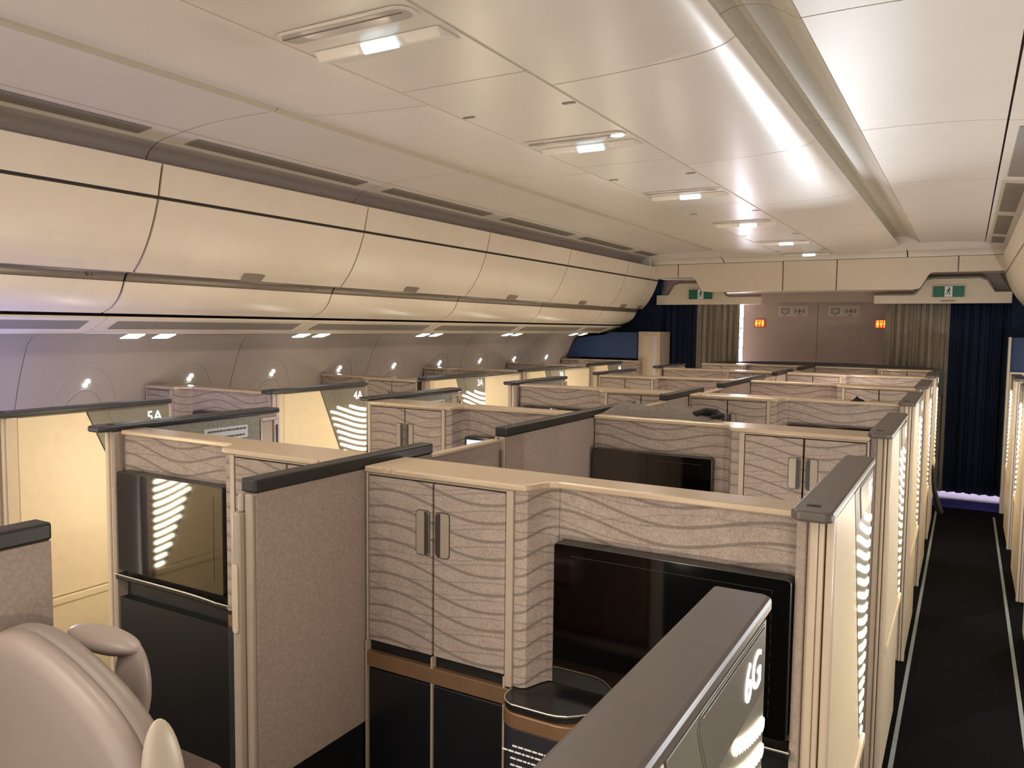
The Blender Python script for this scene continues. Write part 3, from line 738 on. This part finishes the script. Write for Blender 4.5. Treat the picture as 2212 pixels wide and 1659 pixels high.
def man(m_):
    b = MB()
    b.disc((.006, 0, .031), .0085, 'y', 10)
    def limb(p, q, w):
        d = (Vector(q)-Vector(p)); n_ = Vector((-d.y, d.x)).normalized()*w/2
        pl = [(p[0]+n_.x, p[1]+n_.y), (p[0]-n_.x, p[1]-n_.y), (q[0]-n_.x, q[1]-n_.y), (q[0]+n_.x, q[1]+n_.y)]
        b.add([(x, 0, z) for x, z in pl], [(0, 1, 2, 3)])
    limb((.004, .024), (-.003, -.004), .014); limb((.004, .02), (-.016, .012), .006); limb((-.016, .012), (-.018, .0), .005)
    limb((.006, .018), (.019, .006), .006); limb((-.002, -.002), (.012, -.014), .008); limb((.012, -.014), (.008, -.034), .007)
    limb((-.004, -.002), (-.010, -.022), .008); limb((-.010, -.022), (-.024, -.026), .007)
    return b
for x, w in ((-2.553, 'left'), (-.177, 'right')):
    t = thing('exit_sign', 'green exit sign with running figure above the %s curtain' % w, 'sign', (x, 8.548, 1.985), 'green exit signs')
    b = MB(); b.prism(rrect(.285, .125, .012), 'y', .0, .0115); put('frame', b.mesh('frame', M['header']), t, bev=.002)
    b = MB(); b.prism(rrect(.264, .104, .008), 'y', -.003, -.0002); put('face', b.mesh('face', M['green']), t)
    b = MB(); b.box(-.032, .032, -.0042, -.0031, -.049, .049); pc = put('pictogram', b.mesh('pictogram', M['white']), t)
    put('running_figure', man(1).mesh('running_figure', M['green'], recalc=False), pc, (0, -.0048, 0))
    if w == 'right':
        b = MB(); b.box(-.06, .06, .004, .0115, -.092, -.082); put('print', b.mesh('print', M['rail']), t)
# placards with pictograms
for x, w in ((-1.66, 'left'), (-1.147, 'right')):
    t = thing('placard', 'grey placard with screen and wireless aircraft symbols, %s of the bulkhead joint' % w, 'placard', (x, 8.994, 1.812), 'placards on the bulkhead')
    b = MB(); b.prism(rrect(.31, .112, .006), 'y', 0, .0055); put('plate', b.mesh('plate', M['placard']), t)
    b = MB()
    for q in ((-.122, -.042, .022, .029), (-.122, -.042, -.027, -.020), (-.122, -.115, -.027, .029), (-.049, -.042, -.027, .029), (-.097, -.067, -.046, -.040)): b.box(q[0], q[1], -.0016, -.0002, q[2], q[3])
    for q in range(4): b.box(-.108+q*.013, -.100+q*.013, -.0016, -.0002, -.002, .003)
    put('screen_symbol', b.mesh('screen_symbol', M['inkdark']), t)
    b = MB(); cx = .068
    b.box(cx-.004, cx+.004, -.0016, -.0002, -.024, .028)
    for sg in (-1, 1):
        b.prism([(cx+sg*.003, .008), (cx+sg*.026, -.006), (cx+sg*.026, -.011), (cx+sg*.003, -.002)], 'y', -.0016, -.0002)
        b.prism([(cx+sg*.003, -.014), (cx+sg*.011, -.021), (cx+sg*.011, -.025), (cx+sg*.003, -.020)], 'y', -.0016, -.0002)
        for rr in (.040, .054):
            arc = [(cx+sg*rr*math.cos(a), rr*.8*math.sin(a)) for a in [-.65+1.3*j/8 for j in range(9)]]
            arc2 = [(cx+sg*(rr-.006)*math.cos(a), (rr-.006)*.8*math.sin(a)) for a in [-.65+1.3*j/8 for j in range(9)]]
            b.prism(arc+arc2[::-1], 'y', -.0016, -.0002)
    b.box(cx-.022, cx+.022, -.0016, -.0002, -.046, -.040)
    put('aircraft_symbol', b.mesh('aircraft_symbol', M['inkdark']), t)
# toilet signs
for x, w in ((-2.012, 'left'), (-.782, 'right')):
    t = thing('toilet_sign', 'red lit toilet sign on the %s end of the bulkhead' % w, 'sign', (x, 8.993, 1.68), 'red lit toilet signs')
    b = MB(); b.prism(rrect(.118, .088, .010), 'y', .0, .0065); put('housing', b.mesh('housing', M['bezel']), t)
    b = MB(); b.prism(rrect(.108, .078, .008), 'y', -.0012, -.0002); put('red_field', b.mesh('red_field', M['red']), t)
    b = MB()
    for cx, sk in ((-.034, 1), (.034, 0)):
        b.disc((cx, -.0018, .027), .0085, 'y', 10)
        if sk: b.prism([(cx-.008, .016), (cx+.008, .016), (cx+.015, -.010), (cx-.015, -.010)], 'y', -.0026, -.0014)
        else: b.box(cx-.011, cx+.011, -.0026, -.0014, -.010, .016)
        b.box(cx-.008, cx-.002, -.0026, -.0014, -.036, -.010); b.box(cx+.002, cx+.008, -.0026, -.0014, -.036, -.010)
    for q in ((-.012, -.008, .008, .034), (.008, .012, .008, .034), (-.012, .012, .030, .034), (-.012, .012, .008, .012), (-.009, .009, -.012, .004), (-.003, .003, -.036, -.012)): b.box(q[0], q[1], -.0026, -.0014, q[2], q[3])
    put('figures', b.mesh('figures', M['amber']), t, label='amber lit figures')
# curtains
def curtain(x0, x1, mat, label, z0, folds, name='curtain', y=8.66, taper=0):
    n = 120; front = []; 
    for i in range(n+1):
        f = i/n; front.append((x0+(x1-x0)*f, y+.022*math.sin(2*PI*folds*f)+.008*math.sin(2*PI*folds*2.3*f+1)))
    b = MB(); nz = 6; rings = []
    for j in range(nz+1):
        z = z0+(1.93-z0)*j/nz; am = 1+.25*(1-j/nz)
        rings.append([(x, y+(yy-y)*am, z) for x, yy in front]+[(x, y+(yy-y)*am+.006, z) for x, yy in front[::-1]])
    b.loft(rings)
    tag(put(name, b.mesh(name, mat, True), None), label, 'curtain', 'curtains at the aisle ends')
curtain(-3.02, -2.625, M['curblue'], 'dark blue curtain at the end of the left aisle', .06, 5)
curtain(-2.655, -2.150, M['curbeige'], 'beige curtain left of the bright galley gap', .06, 7)
curtain(-.72, -.155, M['curbeige'], 'beige curtain at the end of the right aisle', .06, 8)
curtain(-.17, .36, M['curblue'], 'dark blue curtain at the end of the right aisle', .05, 6, y=8.72)
# glowing panel added in place of the lit galley behind the gap
b = MB(); b.box(-2.75, -2.20, 0, .03, .35, 2.0); gl = thing('galley_glow_panel', 'violet white glowing panel standing in for the lit galley beside the left curtain', 'light', (0, 9.75, 0))
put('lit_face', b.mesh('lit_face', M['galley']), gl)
b = MB(); rnd = random.Random(9)
for q in range(9):
    z = .9+.12*q; b.box(-2.46+rnd.uniform(0, .05), -2.40+rnd.uniform(0, .06), -.006, -.001, z, z+.012)
put('catches', b.mesh('catches', M['navy']), gl)
# closet and boards
cl = thing('closet', 'cream closet with inset door beside the left curtain', 'closet', (-3.02, 8.236, 0))
b = MB(); b.box(-.125, .125, .0, .34, 0, 1.572); put('body', b.mesh('body', M['cream']), cl, bev=.006)
b = MB(); b.box(-.065, .095, -.004, -.0005, .25, 1.525); put('door', b.mesh('door', M['post']), cl, bev=.003)
b = MB(); b.box(.052, .075, -.0065, -.0045, .25, 1.52); put('violet_lit_edge', b.mesh('violet_lit_edge', M['vinyl']), cl)  # pale violet strip paints in the light on this closet edge
b = MB(); b.disc((-.055, -.0055, 1.49), .008, 'y', 10); put('catch', b.mesh('catch', M['metal']), cl)
b = MB(); b.prism([(-3.150, 1.275), (-3.150, 1.562), (-3.42, 1.562), (-3.55, 1.530), (-3.70, 1.515), (-3.86, 1.495), (-3.93, 1.42), (-3.99, 1.275)], 'y', 8.2, 8.24)
tag(put('partition_board', b.mesh('partition_board', M['blue']), None), 'blue padded board ahead of the front left window suite', 'partition board', None)
b = MB(); b.box(.335, 1.2, 8.2, 8.24, 1.262, 1.56); 
rb = thing('partition_board', 'blue padded board at the right photo edge ahead of the right window suites', 'partition board', (0, 0, 0))
put('board', b.mesh('board', M['blue']), rb)
b = MB(); b.box(.312, .333, 8.16, 8.28, .0, 1.565); b.box(.334, 1.2, 8.16, 8.28, 0, 1.26); put('edge_post', b.mesh('edge_post', M['post']), rb, bev=.003)

# ------------------------------------------------------------------ lights
def light(name, kind, loc, energy, col, rot=(0, 0, 0), **kw):
    l = bpy.data.lights.new(name, kind); l.energy = energy; l.color = col
    for k_, v in kw.items(): setattr(l, k_, v)
    o = bpy.data.objects.new(name, l); COL.objects.link(o); o.location = loc; o.rotation_euler = rot
    return o
w = bpy.data.worlds.new('world'); SC.world = w; w.use_nodes = True
bg = w.node_tree.nodes['Background']; bg.inputs[0].default_value = (1., .90, .78, 1); bg.inputs[1].default_value = 1.5
WARM = (1., .88, .74)
for j in range(-1, 5):
    yy = 1.52+P*j
    for x, e in ((-1.19, 12.), (-1.53, 9.)):      # added fill spots at the ceiling hatches
        light('ceiling_fill_spot', 'SPOT', (x, yy, 2.325), e, WARM, (0, math.radians(25 if x > -1.3 else -25), 0), spot_size=math.radians(150), spot_blend=.6, shadow_soft_size=0.)
for k in range(-1, 6):                            # unseen fill points added low inside the suites
    for x, e in ((-.62, 3.2), (-2.05, 3.0), (-3.45, 2.2)):
        if x < -3 and k < 0: continue
        light('fill_point', 'POINT', (x, ry(k)-.42, 1.02), e, (1., .86, .71), shadow_soft_size=0.)
for yy in (2.2, 3.5, 4.8, 6.1):
    light('fill_point', 'POINT', (.80, yy, 1.05), 14., (.86, .92, 1.), shadow_soft_size=0.)  # cool points added to brighten the right side of the ceiling
light('ceiling_fill_spot', 'SPOT', (-.95, ry(3)-.75, 2.30), 26., (1., .72, .60), (math.radians(18), math.radians(10), 0), spot_size=math.radians(70), spot_blend=.5, shadow_soft_size=0.)  # pink spot without a fixture, added to brighten the far middle suites
light('fill_point', 'POINT', (-.80, 6.45, .98), 7., (1., .86, .76), shadow_soft_size=0.)  # extra warm point added low in a far right middle suite
d_ = Vector((-.70, 3.2, 2.36))-Vector((-.95, 6.55, 1.0))
light('streak_spot', 'SPOT', (-.95, 6.55, 1.0), 105., (.86, .92, 1.), d_.to_track_quat('-Z', 'Y').to_euler(), spot_size=math.radians(46), spot_blend=.8, shadow_soft_size=0.)  # unseen spot added to throw the pale streak onto the ceiling
for yy in (.75, 2.1, 3.45):
    light('fill_point', 'POINT', (.30, yy, .90), 5., (1., .86, .64), shadow_soft_size=0.)  # added points stand in for wave lights of the unbuilt right walls
# galley light beyond the curtains
light('galley_floor_light', 'AREA', (.05, 9.3, 2.0), 16, (.62, .55, 1.), (0, 0, 0), shape='RECTANGLE', size=.6, size_y=.6)
# blue point added behind the near left window wall to tint the sidewall
light('blue_fill_point', 'POINT', (-3.40, 1.66, 1.05), 11., (.30, .36, 1.), shadow_soft_size=0.05)

SC.view_settings.view_transform = 'Standard'; SC.view_settings.look = 'None'; SC.view_settings.gamma = 1; SC.view_settings.use_curve_mapping = False
SC.view_settings.exposure = .28
SC.cycles.use_denoising = True
SC.cycles.sample_clamp_indirect = 6
SC.cycles.max_bounces = 8; SC.cycles.diffuse_bounces = 5
